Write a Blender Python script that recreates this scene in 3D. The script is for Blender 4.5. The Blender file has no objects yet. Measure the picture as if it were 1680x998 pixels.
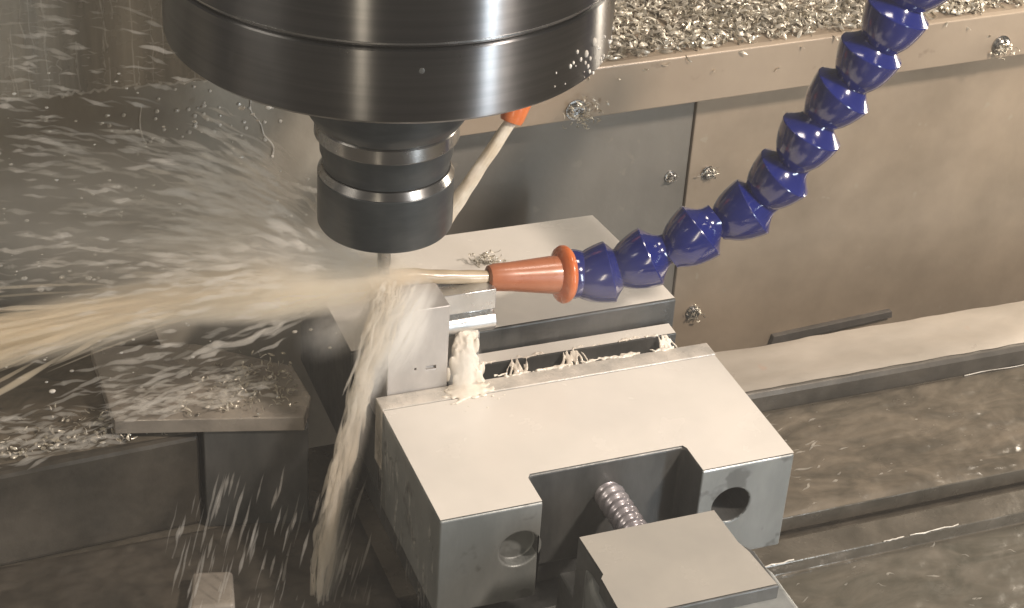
import bpy, bmesh, math, random
import numpy as np
from mathutils import Vector, Matrix, noise

random.seed(7)
SC = bpy.context.scene
COL = SC.collection
MM = 0.001

# ------------------------------------------------------------------ camera
cam_d = bpy.data.cameras.new('camera')
cam = bpy.data.objects.new('camera', cam_d); COL.objects.link(cam)
R_ = Vector((0.93455298, -0.35130921, 0.05650281))
U_ = Vector((0.143121, 0.51651292, 0.84423384))
F_ = Vector((0.32577156, 0.78089451, -0.53298842))
m = Matrix((( R_.x, U_.x, -F_.x), (R_.y, U_.y, -F_.y), (R_.z, U_.z, -F_.z))).to_4x4()
m.translation = Vector((-185.79, -573.96, 434.62)) * MM
cam.matrix_world = m
cam_d.sensor_width = 36.0
cam_d.lens = 3000 / 1680 * 36
cam_d.clip_start = 0.01; cam_d.clip_end = 20
SC.camera = cam

# ------------------------------------------------------------------ world, lamps and added fill lights (machine interior)
w = bpy.data.worlds.new('World'); SC.world = w; w.use_nodes = True
w.node_tree.nodes['Background'].inputs[0].default_value = (1.0, 0.93, 0.84, 1)
w.node_tree.nodes['Background'].inputs[1].default_value = 0.07

def lamp(name, pos, target, sx, sy, power, col):
    d = bpy.data.lights.new(name, 'AREA'); d.shape = 'RECTANGLE'; d.size = sx; d.size_y = sy
    d.energy = power; d.color = col
    o = bpy.data.objects.new(name, d); COL.objects.link(o)
    o.location = pos
    o.rotation_euler = (Vector(target) - Vector(pos)).to_track_quat('-Z', 'Y').to_euler()
    return o
lamp('work_lamp', (0.45, -0.49, 0.64), (0.02, 0.12, 0.0), 0.07, 0.07, 8.0, (1.0, 0.86, 0.74))
lamp('ceiling_lamp', (0.42, 0.02, 1.0), (0.0, 0.05, 0.0), 0.2, 0.2, 2.6, (1.0, 0.88, 0.75))
lamp('front_fill', (0.46, -0.78, 0.17), (0.0, 0.0, 0.14), 0.09, 0.45, 3.4, (0.82, 0.92, 1.0))  # added unseen front light: fills upright faces and streaks the spindle
lamp('side_streak_light', (0.60, 0.125, 0.14), (0.0, 0.03, 0.16), 0.06, 0.25, 1.6, (1.0, 0.88, 0.72))  # added unseen strip for the streak on the spindle's right edge
lamp('rear_streak_light', (-0.42, -0.72, 0.2), (0.0, 0.0, 0.14), 0.05, 0.3, 0.8, (1.0, 0.86, 0.66))  # added unseen strip near the camera for the spindle's middle streak

lamp('left_fill', (-0.62, -0.05, 0.55), (-0.10, 0.12, 0.02), 0.25, 0.25, 1.1, (1.0, 0.90, 0.77))  # added unseen fill that brightens the left wall and the spray
SC.view_settings.view_transform = 'Standard'; SC.view_settings.look = 'None'
SC.view_settings.exposure = 0.0; SC.view_settings.gamma = 1.0
SC.view_settings.use_curve_mapping = False
SC.render.engine = 'CYCLES'
SC.cycles.use_denoising = True
SC.cycles.max_bounces = 12
SC.cycles.transparent_max_bounces = 96
SC.cycles.volume_bounces = 8
SC.cycles.volume_step_rate = 1.0
SC.cycles.sample_clamp_indirect = 4.0

# ------------------------------------------------------------------ materials
def nt(name):
    mt = bpy.data.materials.new(name); mt.use_nodes = True
    t = mt.node_tree
    return mt, t, t.nodes['Principled BSDF'], t.nodes['Material Output']

def noise_node(t, scale, detail=4, rough=0.55, vec=(1, 1, 1), dist=0.0):
    tc = t.nodes.new('ShaderNodeTexCoord'); mp = t.nodes.new('ShaderNodeMapping')
    mp.inputs['Scale'].default_value = vec
    t.links.new(tc.outputs['Object'], mp.inputs['Vector'])
    n = t.nodes.new('ShaderNodeTexNoise'); n.inputs['Scale'].default_value = scale
    n.inputs['Detail'].default_value = detail; n.inputs['Roughness'].default_value = rough
    n.inputs['Distortion'].default_value = dist
    t.links.new(mp.outputs['Vector'], n.inputs['Vector'])
    return n

def ramp(t, src, stops):
    r = t.nodes.new('ShaderNodeValToRGB')
    el = r.color_ramp.elements
    while len(el) < len(stops): el.new(0.5)
    for e, (p, c) in zip(el, stops):
        e.position = p
        e.color = (c, c, c, 1) if isinstance(c, (int, float)) else (c[0], c[1], c[2], 1)
    t.links.new(src, r.inputs['Fac'])
    return r

def surf(name, c1, c2, metal=0.0, r1=0.3, r2=0.5, scale=60, vec=(1, 1, 1), bump=0.0, bscale=300,
         bvec=(1, 1, 1), bdist=0.0005, aniso=0.0, stops=(0.35, 0.65), coat=0.0, dist=0.0, spots=None, detail=5):
    mt, t, b, out = nt(name)
    n = noise_node(t, scale, detail, 0.6, vec, dist)
    col = ramp(t, n.outputs['Fac'], [(stops[0], c1), (stops[1], c2)])
    last = col.outputs['Color']
    if spots:
        sc_, th, c3, mixf = spots
        n2 = noise_node(t, sc_, 3, 0.5)
        f = ramp(t, n2.outputs['Fac'], [(th, 0.0), (th + 0.06, mixf)])
        mx = t.nodes.new('ShaderNodeMix'); mx.data_type = 'RGBA'
        t.links.new(f.outputs['Color'], mx.inputs[0]); t.links.new(last, mx.inputs[6])
        mx.inputs[7].default_value = (*c3, 1); last = mx.outputs[2]
    t.links.new(last, b.inputs['Base Color'])
    n3 = noise_node(t, scale * 1.7, 4)
    rr = ramp(t, n3.outputs['Fac'], [(0.3, r1), (0.7, r2)])
    t.links.new(rr.outputs['Color'], b.inputs['Roughness'])
    b.inputs['Metallic'].default_value = metal
    b.inputs['Coat Weight'].default_value = coat; b.inputs['Coat Roughness'].default_value = 0.12
    if aniso:
        b.inputs['Anisotropic'].default_value = aniso; b.inputs['Anisotropic Rotation'].default_value = 0.25
        tg = t.nodes.new('ShaderNodeTangent'); tg.direction_type = 'RADIAL'; tg.axis = 'Z'
        t.links.new(tg.outputs[0], b.inputs['Tangent'])
    if bump:
        n4 = noise_node(t, bscale, 4, 0.55, bvec)
        bp = t.nodes.new('ShaderNodeBump'); bp.inputs['Strength'].default_value = bump
        bp.inputs['Distance'].default_value = bdist
        t.links.new(n4.outputs['Fac'], bp.inputs['Height'])
        t.links.new(bp.outputs['Normal'], b.inputs['Normal'])
    return mt

M = {}
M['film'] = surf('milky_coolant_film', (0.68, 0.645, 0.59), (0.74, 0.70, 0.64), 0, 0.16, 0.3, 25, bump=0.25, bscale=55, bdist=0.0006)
M['film_darker'] = surf('darker_milky_film', (0.36, 0.34, 0.305), (0.41, 0.385, 0.34), 0, 0.16, 0.3, 25, bump=0.25, bscale=55, bdist=0.0006)  # the same film in a darker tone, for the end block
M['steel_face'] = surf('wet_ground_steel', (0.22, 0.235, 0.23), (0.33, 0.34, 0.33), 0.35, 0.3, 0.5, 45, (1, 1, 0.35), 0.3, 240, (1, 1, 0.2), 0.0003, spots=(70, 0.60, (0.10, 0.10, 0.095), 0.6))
M['steel_dark'] = surf('dark_oiled_steel_and_shade', (0.07, 0.074, 0.072), (0.13, 0.13, 0.125), 0.35, 0.3, 0.55, 50, (1, 1, 0.4), 0.4, 160, (1, 1, 0.3), 0.0006)  # dark steel; also stands in for shade in the jaw notch
M['plate_strip'] = surf('wet_jaw_plate', (0.42, 0.40, 0.36), (0.74, 0.68, 0.60), 0.1, 0.15, 0.4, 60, bump=0.4, bscale=120, bdist=0.0006)
M['spindle'] = surf('turned_steel', (0.19, 0.19, 0.195), (0.24, 0.24, 0.24), 1.0, 0.27, 0.33, 30, (0.2, 0.2, 10), 0.0, aniso=0.97)
M['holder_dark'] = surf('blackened_steel', (0.035, 0.042, 0.046), (0.055, 0.062, 0.066), 0.35, 0.3, 0.42, 60, (1, 1, 4), 0.15, 300, bdist=0.0002, aniso=0.3)
M['ring_bright'] = surf('bright_ring_steel', (0.40, 0.40, 0.40), (0.55, 0.54, 0.52), 1.0, 0.2, 0.3, 50, aniso=0.6)
M['work'] = surf('milled_aluminium', (0.55, 0.55, 0.54), (0.70, 0.70, 0.69), 0.85, 0.22, 0.42, 70, bump=0.3, bscale=260, bdist=0.0003)
M['work_matt'] = surf('sawn_aluminium', (0.48, 0.46, 0.44), (0.62, 0.59, 0.56), 0.45, 0.4, 0.55, 60, (1, 1, 0.5), 0.35, 200, bdist=0.0004)
M['wall_brown'] = surf('stained_enclosure_sheet', (0.25, 0.20, 0.145), (0.46, 0.37, 0.275), 0.2, 0.3, 0.6, 13, (1, 1, 1), 0.25, 90, bdist=0.0008, stops=(0.25, 0.75), spots=(130, 0.70, (0.42, 0.37, 0.29), 0.5), coat=0.15)
M['wall_dark'] = surf('dull_enclosure_sheet', (0.19, 0.178, 0.155), (0.27, 0.25, 0.215), 0.25, 0.3, 0.55, 14, (1, 1, 0.4), 0.3, 90, bdist=0.0008, spots=(120, 0.68, (0.30, 0.27, 0.22), 0.5), coat=0.2)
M['wall_left'] = surf('splashed_left_sheet', (0.26, 0.235, 0.19), (0.42, 0.385, 0.32), 0.1, 0.3, 0.5, 22, (1, 1, 0.5), 0.4, 70, bdist=0.001, coat=0.3)
M['ledge'] = surf('ledge_sheet', (0.34, 0.27, 0.20), (0.42, 0.34, 0.255), 0.15, 0.35, 0.5, 12, (1, 1, 1), 0.2, 100, bdist=0.0006, spots=(90, 0.68, (0.20, 0.15, 0.11), 0.5), coat=0.15)
M['panel_wet'] = surf('water_run_panel', (0.18, 0.165, 0.135), (0.42, 0.38, 0.315), 0.1, 0.12, 0.4, 40, (1.0, 1.0, 0.05), 0.8, 70, (1, 1, 0.08), 0.002, coat=0.4)
M['table'] = surf('flooded_cast_table', (0.09, 0.08, 0.062), (0.17, 0.15, 0.12), 0.2, 0.12, 0.35, 35, (1, 1, 1), 0.6, 60, bdist=0.0015, coat=0.4, dist=0.6)
M['table_dark'] = surf('dark_cast_side', (0.05, 0.044, 0.035), (0.115, 0.10, 0.08), 0.2, 0.3, 0.5, 30, bump=0.4, bscale=120, bdist=0.0008)
M['rail'] = surf('milky_rail', (0.33, 0.295, 0.25), (0.48, 0.43, 0.37), 0.1, 0.25, 0.45, 18, (0.5, 1, 1), 0.4, 60, bdist=0.0008, spots=(60, 0.66, (0.42, 0.27, 0.20), 0.35))
M['clamp_top'] = surf('grimy_wet_steel', (0.22, 0.195, 0.165), (0.36, 0.32, 0.27), 0.1, 0.15, 0.35, 30, (1, 1, 1), 0.5, 90, bdist=0.001)
M['pool'] = surf('murky_coolant', (0.085, 0.073, 0.055), (0.20, 0.168, 0.128), 0.0, 0.12, 0.3, 40, (0.7, 1.6, 1), 0.4, 150, bdist=0.0006, dist=1.0, stops=(0.38, 0.75))
M['pool_dark'] = surf('oily_coolant', (0.085, 0.078, 0.06), (0.17, 0.15, 0.12), 0.0, 0.12, 0.3, 40, (0.7, 1.6, 1), 0.4, 150, bdist=0.0006, dist=1.0, stops=(0.38, 0.75))
M['blue'] = surf('glossy_blue_plastic', (0.008, 0.014, 0.125), (0.011, 0.019, 0.16), 0, 0.12, 0.2, 40, bump=0.12, bscale=90, bdist=0.0004, coat=1.0)
M['orange'] = surf('orange_plastic', (0.62, 0.15, 0.04), (0.70, 0.20, 0.06), 0, 0.22, 0.36, 60, bump=0.1, bscale=90, bdist=0.0003, coat=0.3)
M['nozzle'] = surf('milk_coated_orange', (0.38, 0.13, 0.06), (0.46, 0.17, 0.085), 0, 0.25, 0.4, 60, bump=0.15, bscale=90, bdist=0.0004, coat=0.2)
M['screw'] = surf('screw_steel', (0.34, 0.31, 0.34), (0.55, 0.52, 0.54), 0.6, 0.2, 0.35, 80)
M['chip'] = surf('bright_shavings', (0.42, 0.38, 0.31), (0.74, 0.69, 0.58), 0.45, 0.25, 0.45, 120)
M['backing_and_shade'] = surf('dark_backing_and_shade', (0.06, 0.055, 0.048), (0.10, 0.09, 0.08), 0, 0.5, 0.7, 80)  # dark backing sheet, also the shade strip put on the wall
M['carbide'] = surf('carbide_tool', (0.30, 0.29, 0.27), (0.45, 0.43, 0.40), 0.8, 0.25, 0.35, 80)

def liquid(name, c1, c2, alpha_lo, alpha_hi, scale=60, rough=0.15, vec=(1, 1, 1)):
    mt, t, b, out = nt(name)
    n = noise_node(t, scale, 3, 0.5, vec)
    col = ramp(t, n.outputs['Fac'], [(0.35, c1), (0.65, c2)])
    t.links.new(col.outputs['Color'], b.inputs['Base Color'])
    b.inputs['Roughness'].default_value = rough
    n2 = noise_node(t, scale * 1.3, 3, 0.5, vec)
    a = ramp(t, n2.outputs['Fac'], [(0.35, alpha_lo), (0.65, alpha_hi)])
    t.links.new(a.outputs['Color'], b.inputs['Alpha'])
    return mt
def foamy(name, dens, col):
    # aerated liquid: a cloudy body whose edges are thin enough to see through
    mt = bpy.data.materials.new(name); mt.use_nodes = True
    t = mt.node_tree; t.nodes.clear()
    out = t.nodes.new('ShaderNodeOutputMaterial'); v = t.nodes.new('ShaderNodeVolumePrincipled')
    v.inputs['Density'].default_value = dens; v.inputs['Color'].default_value = (*col, 1)
    t.links.new(v.outputs[0], out.inputs['Volume'])
    return mt
M['spray'] = foamy('milky_spray', 520, (0.975, 0.93, 0.85))
M['spray_thin'] = foamy('thin_spray', 300, (0.985, 0.955, 0.90))
M['stream'] = foamy('tan_coolant', 420, (0.975, 0.90, 0.765))
M['jet'] = liquid('cream_coolant', (0.66, 0.56, 0.42), (0.85, 0.77, 0.64), 0.85, 1.0, 120, 0.2)
M['jet_tan'] = liquid('tan_jet', (0.42, 0.33, 0.22), (0.60, 0.49, 0.35), 0.9, 1.0, 120, 0.25, (.4, 1, 1))
M['foam'] = surf('white_foam', (0.74, 0.67, 0.57), (0.88, 0.82, 0.72), 0, 0.12, 0.25, 60, bump=0.2, bscale=160, bdist=0.0004)
M['drop'] = liquid('clear_beads', (0.75, 0.70, 0.62), (0.9, 0.87, 0.8), 0.6, 1.0, 60, 0.06)

def mist(name, dens, color, nscale=2.2, lo=0.40, hi=0.75, vec=(1, 1, 1), power=1.6):
    mt = bpy.data.materials.new(name); mt.use_nodes = True
    t = mt.node_tree; t.nodes.clear()
    out = t.nodes.new('ShaderNodeOutputMaterial'); v = t.nodes.new('ShaderNodeVolumePrincipled')
    tc = t.nodes.new('ShaderNodeTexCoord')
    ln = t.nodes.new('ShaderNodeVectorMath'); ln.operation = 'LENGTH'
    t.links.new(tc.outputs['Object'], ln.inputs[0])
    s = t.nodes.new('ShaderNodeMath'); s.operation = 'SUBTRACT'; s.inputs[0].default_value = 1.0; s.use_clamp = True
    t.links.new(ln.outputs['Value'], s.inputs[1])
    p = t.nodes.new('ShaderNodeMath'); p.operation = 'POWER'; p.inputs[1].default_value = power
    t.links.new(s.outputs[0], p.inputs[0])
    n = noise_node(t, nscale, 4, 0.6, vec, 0.4)
    r = ramp(t, n.outputs['Fac'], [(lo, 0.0), (hi, 1.0)])
    mu = t.nodes.new('ShaderNodeMath'); mu.operation = 'MULTIPLY'
    t.links.new(p.outputs[0], mu.inputs[0]); t.links.new(r.outputs['Color'], mu.inputs[1])
    m2 = t.nodes.new('ShaderNodeMath'); m2.operation = 'MULTIPLY'; m2.inputs[1].default_value = dens
    t.links.new(mu.outputs[0], m2.inputs[0]); t.links.new(m2.outputs[0], v.inputs['Density'])
    v.inputs['Color'].default_value = (*color, 1); v.inputs['Anisotropy'].default_value = 0.0
    t.links.new(v.outputs[0], out.inputs['Volume'])
    return mt

# ------------------------------------------------------------------ builders
def tag(o, label=None, cat=None, group=None, kind=None):
    if label: o['label'] = label
    if cat: o['category'] = cat
    if group: o['group'] = group
    if kind: o['kind'] = kind
    return o

def empty(name, loc):
    o = bpy.data.objects.new(name, None); COL.objects.link(o)
    o.location = Vector(loc) * MM; o.empty_display_size = 0.01
    return o

def world_loc(o):
    v = Vector(o.location)
    while o.parent: o = o.parent; v += o.location
    return v

def link(name, me, mat, parent=None, loc=None):
    o = bpy.data.objects.new(name, me); COL.objects.link(o)
    if mat and not me.materials: me.materials.append(mat)
    if parent: o.parent = parent
    if loc is not None: o.location = loc
    return o

def mesh_obj(name, verts, faces, mat, parent=None, origin=None, smooth=None, bevel=0, bseg=2):
    """verts in world millimetres"""
    base = world_loc(parent) if parent else Vector((0, 0, 0))
    if origin is None:
        a = np.array(verts, dtype=float); org = Vector(((a[:, 0].min() + a[:, 0].max()) / 2, (a[:, 1].min() + a[:, 1].max()) / 2, a[:, 2].min())) * MM
    else: org = Vector(origin) * MM
    me = bpy.data.meshes.new(name)
    a = np.array(verts, dtype=float) * MM - np.array(org)
    me.from_pydata(a.tolist(), [], faces); me.update()
    bm = bmesh.new(); bm.from_mesh(me)
    if len(faces) < 20000: bmesh.ops.recalc_face_normals(bm, faces=bm.faces)
    bm.to_mesh(me); bm.free()
    o = link(name, me, mat, parent, org - base)
    if bevel:
        md = o.modifiers.new('bevel', 'BEVEL'); md.width = bevel * MM; md.segments = bseg; md.limit_method = 'ANGLE'; md.angle_limit = math.radians(35)
    if smooth is not None:
        me.shade_smooth()
        if smooth < 180: me.set_sharp_from_angle(angle=math.radians(smooth))
    return o

def prism(poly, z0, z1, axis='z'):
    """extrude polygon (a,b) between z0 and z1 along axis"""
    n = len(poly)
    def P(a, b, c):
        return (a, b, c) if axis == 'z' else ((c, a, b) if axis == 'x' else (a, c, b))
    v = [P(a, b, z0) for a, b in poly] + [P(a, b, z1) for a, b in poly]
    f = [tuple(range(n))[::-1], tuple(range(n, 2 * n))]
    f += [(i, (i + 1) % n, n + (i + 1) % n, n + i) for i in range(n)]
    return v, f

def box(x0, x1, y0, y1, z0, z1):
    return prism([(x0, y0), (x1, y0), (x1, y1), (x0, y1)], z0, z1)

def lathe(prof, c, axis=Vector((0, 0, 1)), seg=96):
    """prof: (r, h) along axis from point c"""
    axis = Vector(axis).normalized()
    u = axis.orthogonal().normalized(); w_ = axis.cross(u); c = Vector(c)
    v, f = [], []
    for r, h in prof:
        for i in range(seg):
            a = 2 * math.pi * i / seg
            v.append(tuple(c + axis * h + (u * math.cos(a) + w_ * math.sin(a)) * r))
    for j in range(len(prof) - 1):
        for i in range(seg):
            k = (i + 1) % seg
            f.append((j * seg + i, j * seg + k, (j + 1) * seg + k, (j + 1) * seg + i))
    f.append(tuple(range(seg))[::-1]); f.append(tuple((len(prof) - 1) * seg + i for i in range(seg)))
    return v, f

def cut(o, cutters):
    for v, f in cutters:
        me = bpy.data.meshes.new('tmp'); base = world_loc(o)
        me.from_pydata([tuple(Vector(p) * MM) for p in v], [], f); me.update()
        bm = bmesh.new(); bm.from_mesh(me); bmesh.ops.recalc_face_normals(bm, faces=bm.faces); bm.to_mesh(me); bm.free()
        c = bpy.data.objects.new('tmp', me); COL.objects.link(c); c.location = -base + Vector((0, 0, 0))
        par = o.parent; loc = o.location.copy(); o.parent = None; o.location = (0, 0, 0)
        md = o.modifiers.new('cut', 'BOOLEAN'); md.object = c; md.operation = 'DIFFERENCE'; md.solver = 'EXACT'
        bpy.context.view_layer.update()
        dg = bpy.context.evaluated_depsgraph_get()
        new = bpy.data.meshes.new_from_object(o.evaluated_get(dg))
        o.modifiers.remove(md); o.data = new
        o.parent = par; o.location = loc
        bpy.data.objects.remove(c)

class Strands:
    def __init__(s): s.v, s.f = [], []
    def tube(s, pts, rad, seg=5, flat=1.0):
        pts = [Vector(p) for p in pts]; n = len(pts); b = len(s.v)
        up = Vector((0, 0, 1))
        for i, p in enumerate(pts):
            d = (pts[min(i + 1, n - 1)] - pts[max(i - 1, 0)])
            if d.length < 1e-6: d = Vector((1, 0, 0))
            d.normalize(); a = d.cross(up)
            if a.length < 0.05: a = d.cross(Vector((0, 1, 0)))
            a.normalize(); c = d.cross(a)
            for k in range(seg):
                t = 2 * math.pi * k / seg
                s.v.append(tuple(p + a * math.cos(t) * rad[i] * flat + c * math.sin(t) * rad[i]))
        for i in range(n - 1):
            for k in range(seg):
                q = (k + 1) % seg
                s.f.append((b + i * seg + k, b + i * seg + q, b + (i + 1) * seg + q, b + (i + 1) * seg + k))
        s.f.append(tuple(b + k for k in range(seg))[::-1]); s.f.append(tuple(b + (n - 1) * seg + k for k in range(seg)))
    def streak(s, p, d, length, r, wob=0.1, grav=0.0, n=8, seg=5):
        p = Vector(p); d = Vector(d).normalized(); off = random.uniform(0, 100)
        pts, rad = [], []
        for i in range(n):
            t = i / (n - 1)
            q = p + d * length * t + Vector((0, 0, -grav * (length * t) ** 2))
            q += noise.noise_vector(Vector((off + t * 2.2, off, 0))) * wob * length
            pts.append(q)
            e = math.sin(math.pi * min(max(t, 0.03), 0.97)) ** 0.9
            rad.append(r * e * (0.6 + 0.8 * abs(noise.noise(Vector((off, t * 4, 5)))) + 0.2))
        s.tube(pts, rad, seg)
    def bead(s, p, r, squash=(1, 1, 1)):
        b = len(s.v); p = Vector(p)
        ring = [(0.0, 1.0), (0.72, 0.70), (1.0, 0.0), (0.72, -0.70), (0.0, -1.0)]
        s.v.append(tuple(p + Vector((0, 0, r * squash[2]))))
        for q, h in ring[1:4]:
            for k in range(7):
                a = 2 * math.pi * k / 7
                s.v.append(tuple(p + Vector((math.cos(a) * q * r * squash[0], math.sin(a) * q * r * squash[1], h * r * squash[2]))))
        s.v.append(tuple(p - Vector((0, 0, r * squash[2]))))
        for k in range(7):
            q = (k + 1) % 7
            s.f.append((b, b + 1 + k, b + 1 + q))
            for j in range(2): s.f.append((b + 1 + j * 7 + k, b + 8 + j * 7 + k, b + 8 + j * 7 + q, b + 1 + j * 7 + q))
            s.f.append((b + 15 + k, b + 22, b + 15 + q))
    def chip(s, p, L, wd, nrm=None):
        """a small curled shaving"""
        p = Vector(p); q = Vector((random.gauss(0, 1), random.gauss(0, 1), random.gauss(0, 0.45))).normalized()
        u = q.orthogonal().normalized(); u.rotate(Matrix.Rotation(random.uniform(0, 6.28), 3, q)); n_ = q.cross(u)
        ang = random.uniform(0.9, 2.6); R = L / ang; b = len(s.v); tw = random.uniform(-.5, .5)
        K = 5
        for i in range(K):
            t = i / (K - 1); a = (t - .5) * ang
            c = p + q * math.sin(a) * R + n_ * (math.cos(a) - math.cos(ang / 2)) * R
            rad_ = q * math.sin(a) + n_ * math.cos(a)
            h = wd * (math.sin(math.pi * (0.12 + 0.76 * t))) / 2
            uu = u + rad_ * tw * (t - .5) * 2
            s.v += [tuple(c + uu * h), tuple(c + rad_ * 0.16), tuple(c - uu * h), tuple(c - rad_ * 0.16)]
        for i in range(K - 1):
            for k in range(4):
                j = (k + 1) % 4
                s.f.append((b + i * 4 + k, b + i * 4 + j, b + i * 4 + 4 + j, b + i * 4 + 4 + k))
        s.f.append((b + 3, b + 2, b + 1, b)); e = b + (K - 1) * 4; s.f.append((e, e + 1, e + 2, e + 3))
    def build(s, name, mat, parent=None, smooth=180):
        return mesh_obj(name, s.v, s.f, mat, parent, smooth=smooth)

def melt(o, voxel=0.45, smooth=4):
    """fuse overlapping strands and drops into one liquid surface"""
    r = o.modifiers.new('fuse', 'REMESH'); r.mode = 'VOXEL'; r.voxel_size = voxel * MM; r.use_smooth_shade = True
    r2 = o.modifiers.new('relax', 'SMOOTH'); r2.iterations = smooth; r2.factor = 0.6
    bpy.context.view_layer.update()
    new = bpy.data.meshes.new_from_object(o.evaluated_get(bpy.context.evaluated_depsgraph_get()))
    o.modifiers.clear(); o.data = new
    return o

# ================================================================== SETTING
# --- back wall of the enclosure: two sheets meeting at a seam
wall = empty('back_wall', (100, 172, -160)); tag(wall, kind='structure')
v, f = box(-520, 58, 172, 178, -150, 120); mesh_obj('wall_panel', v, f, M['wall_left'], wall, bevel=0.6)
v, f = box(58.3, 218.6, 172, 178, -150, 41); mesh_obj('wall_panel', v, f, M['wall_dark'], wall, bevel=0.6)
v, f = box(219.4, 700, 171, 178, -150, 43); mesh_obj('wall_panel', v, f, M['wall_brown'], wall, bevel=0.6)
v, f = box(59, 700, 179, 182, -150, 41); mesh_obj('backing_sheet', v, f, M['backing_and_shade'], wall)
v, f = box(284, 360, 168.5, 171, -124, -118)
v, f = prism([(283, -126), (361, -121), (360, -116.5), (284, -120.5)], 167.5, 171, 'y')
mesh_obj('slot_shade', v, f, M['backing_and_shade'], wall, bevel=0.4)  # dark strip added as the rail's shadow on the wall

def bolt(parent, c, r=3.2, h=3.0, ax=(0, -1, 0)):
    prof = [(r * 1.35, 0), (r * 1.35, 0.7), (r, 0.8), (r, h - 0.6), (r * 0.8, h), (r * 0.5, h), (r * 0.45, h - 1.2), (0.2, h - 1.3)]
    v, f = lathe(prof, c, Vector(ax), 20)
    return mesh_obj('bolt', v, f, M['ring_bright'], parent, smooth=35)
bolt(wall, (209.5, 172, -10.5), 2.6); bolt(wall, (230.6, 171, -10.5), 3.0); bolt(wall, (232.2, 171, -97), 3.2)

# --- ledge with the chips
ledge = empty('sheet_metal_ledge', (280, 150, 40))
tag(ledge, 'long brown sheet metal ledge on the back wall, its top heaped with shavings', 'ledge')
def lz(x, top): return (67.6 + (x - 158) * .0225) if top else (40.4 + (x - 116) * .027)
vs = []
for x in (59, 640):
    t_, b_ = lz(x, 1), lz(x, 0)
    vs += [(x, 150, b_), (x, 150, t_), (x, 152.5, t_ + 1.0), (x, 420, t_ + 4), (x, 420, t_ + 1), (x, 153, t_ - 2), (x, 153, b_ + 2), (x, 170.5, b_ + 2), (x, 170.5, b_)]
n = 9
fs = [tuple(range(n)), tuple(range(n, 2 * n))[::-1]] + [(i, (i + 1) % n, n + (i + 1) % n, n + i) for i in range(n)]
mesh_obj('ledge_sheet', vs, fs, M['ledge'], ledge, bevel=0.7, bseg=3)
bolt(ledge, (142.7, 150, 46.7), 4.0); bolt(ledge, (381.5, 150, 55.5), 4.0)

# --- upper left sheet with water running down
pan = empty('water_run_panel', (-200, 150, 83)); tag(pan, 'upper left enclosure sheet with coolant running down it in streaks', 'panel')
vs = []; fs = []
NX, NZ = 160, 26
for j in range(NZ + 1):
    for i in range(NX + 1):
        x = -420 + 425 * i / NX; z = 83.5 + 130 * j / NZ
        q = noise.noise(Vector((x * .12, z * .008, 3.0))) * 1.6 + noise.noise(Vector((x * .35, z * .02, 9.0))) * .7
        vs.append((x, 149 + q, z - (0.8 * noise.noise(Vector((x * .06, 1, 1))) if j == 0 else 0)))
for j in range(NZ):
    for i in range(NX):
        a = j * (NX + 1) + i; fs.append((a, a + 1, a + NX + 2, a + NX + 1))
b0 = len(vs)
for i in range(NX + 1): vs.append((vs[i][0], 160, vs[i][2]))
for i in range(NX): fs.append((i + 1, i, b0 + i, b0 + i + 1))
mesh_obj('panel_sheet', vs, fs, M['panel_wet'], pan, smooth=50)
v, f = box(-420, 5, 160, 170.8, 86, 213); mesh_obj('panel_backing', v, f, M['wall_dark'], pan)

# --- machine table with T-slots
tb = empty('machine_table', (100, -60, -130)); tag(tb, kind='structure')
T = [(-330, -78), (-58.9, -78), (-58.5, -72), (-44, -72), (-44, -80), (-48, -80), (-48, -88), (-27, -88), (-27, -80), (-31, -80), (-31, -72), (78, -72), (78, -112), (-330, -112)]
v, f = prism(T, -560, 720, 'x'); mesh_obj('table_top', v, f, M['table'], tb, bevel=0.5)

rail = empty('table_rail', (400, 62, -72)); tag(rail, 'raised pale rail wet with milky coolant, running right from behind the vise', 'rail')
v, f = prism([(44.5, -71.9), (44.5, -63), (46, -60.6), (48.5, -59.8), (79, -59.8), (82, -60.5), (82, -71.9)], 152, 720, 'x')
mesh_obj('rail_body', v, f, M['table_dark'], rail, bevel=0.5)
NX, NY = 240, 12; vs = []; fs = []
for j in range(NY + 1):
    for i in range(NX + 1):
        x = 152.5 + 440 * i / NX; yy = 47 + 34.5 * j / NY
        e = min(1, min(j, NY - j) / 1.5)
        vs.append((x, yy + noise.noise(Vector((x * .07, yy, 2))) * (1.2 if j in (0, NY) else 0), -59.9 + e * (0.9 + .5 * noise.noise(Vector((x * .05, yy * .15, 4))))))
for j in range(NY):
    for i in range(NX):
        a = j * (NX + 1) + i; fs.append((a, a + 1, a + NX + 2, a + NX + 1))
mesh_obj('milky_film', vs, fs, M['rail'], rail, smooth=180)

def pool(name, x0, x1, y0, y1, z, amp, seed, mat, label):
    NX = int((x1 - x0) / 1.3); NY = int((y1 - y0) / 1.3); vs = []; fs = []
    for j in range(NY + 1):
        for i in range(NX + 1):
            x = x0 + (x1 - x0) * i / NX; yy = y0 + (y1 - y0) * j / NY
            e = min(1, min(j, NY - j) / 2, min(i, NX - i) / 2)
            p = Vector((x * .045, yy * .075, seed))
            h = noise.noise(p + noise.noise_vector(p * 1.7) * .8) + .45 * (1 - abs(noise.noise(p * 3.1))) - .3
            h += .25 * noise.noise(p * 6)
            vs.append((x, yy, z + e * (.9 + amp * h)))
    for j in range(NY):
        for i in range(NX):
            a = j * (NX + 1) + i; fs.append((a, a + 1, a + NX + 2, a + NX + 1))
    return tag(mesh_obj(name, vs, fs, mat, smooth=180), label, 'puddle', kind='stuff')
pool('coolant_puddle', 151, 470, -30.6, 43.8, -72, 1.0, 1.0, M['pool'], 'rippled murky coolant flooding the table between the slot and the pale rail')
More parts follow.
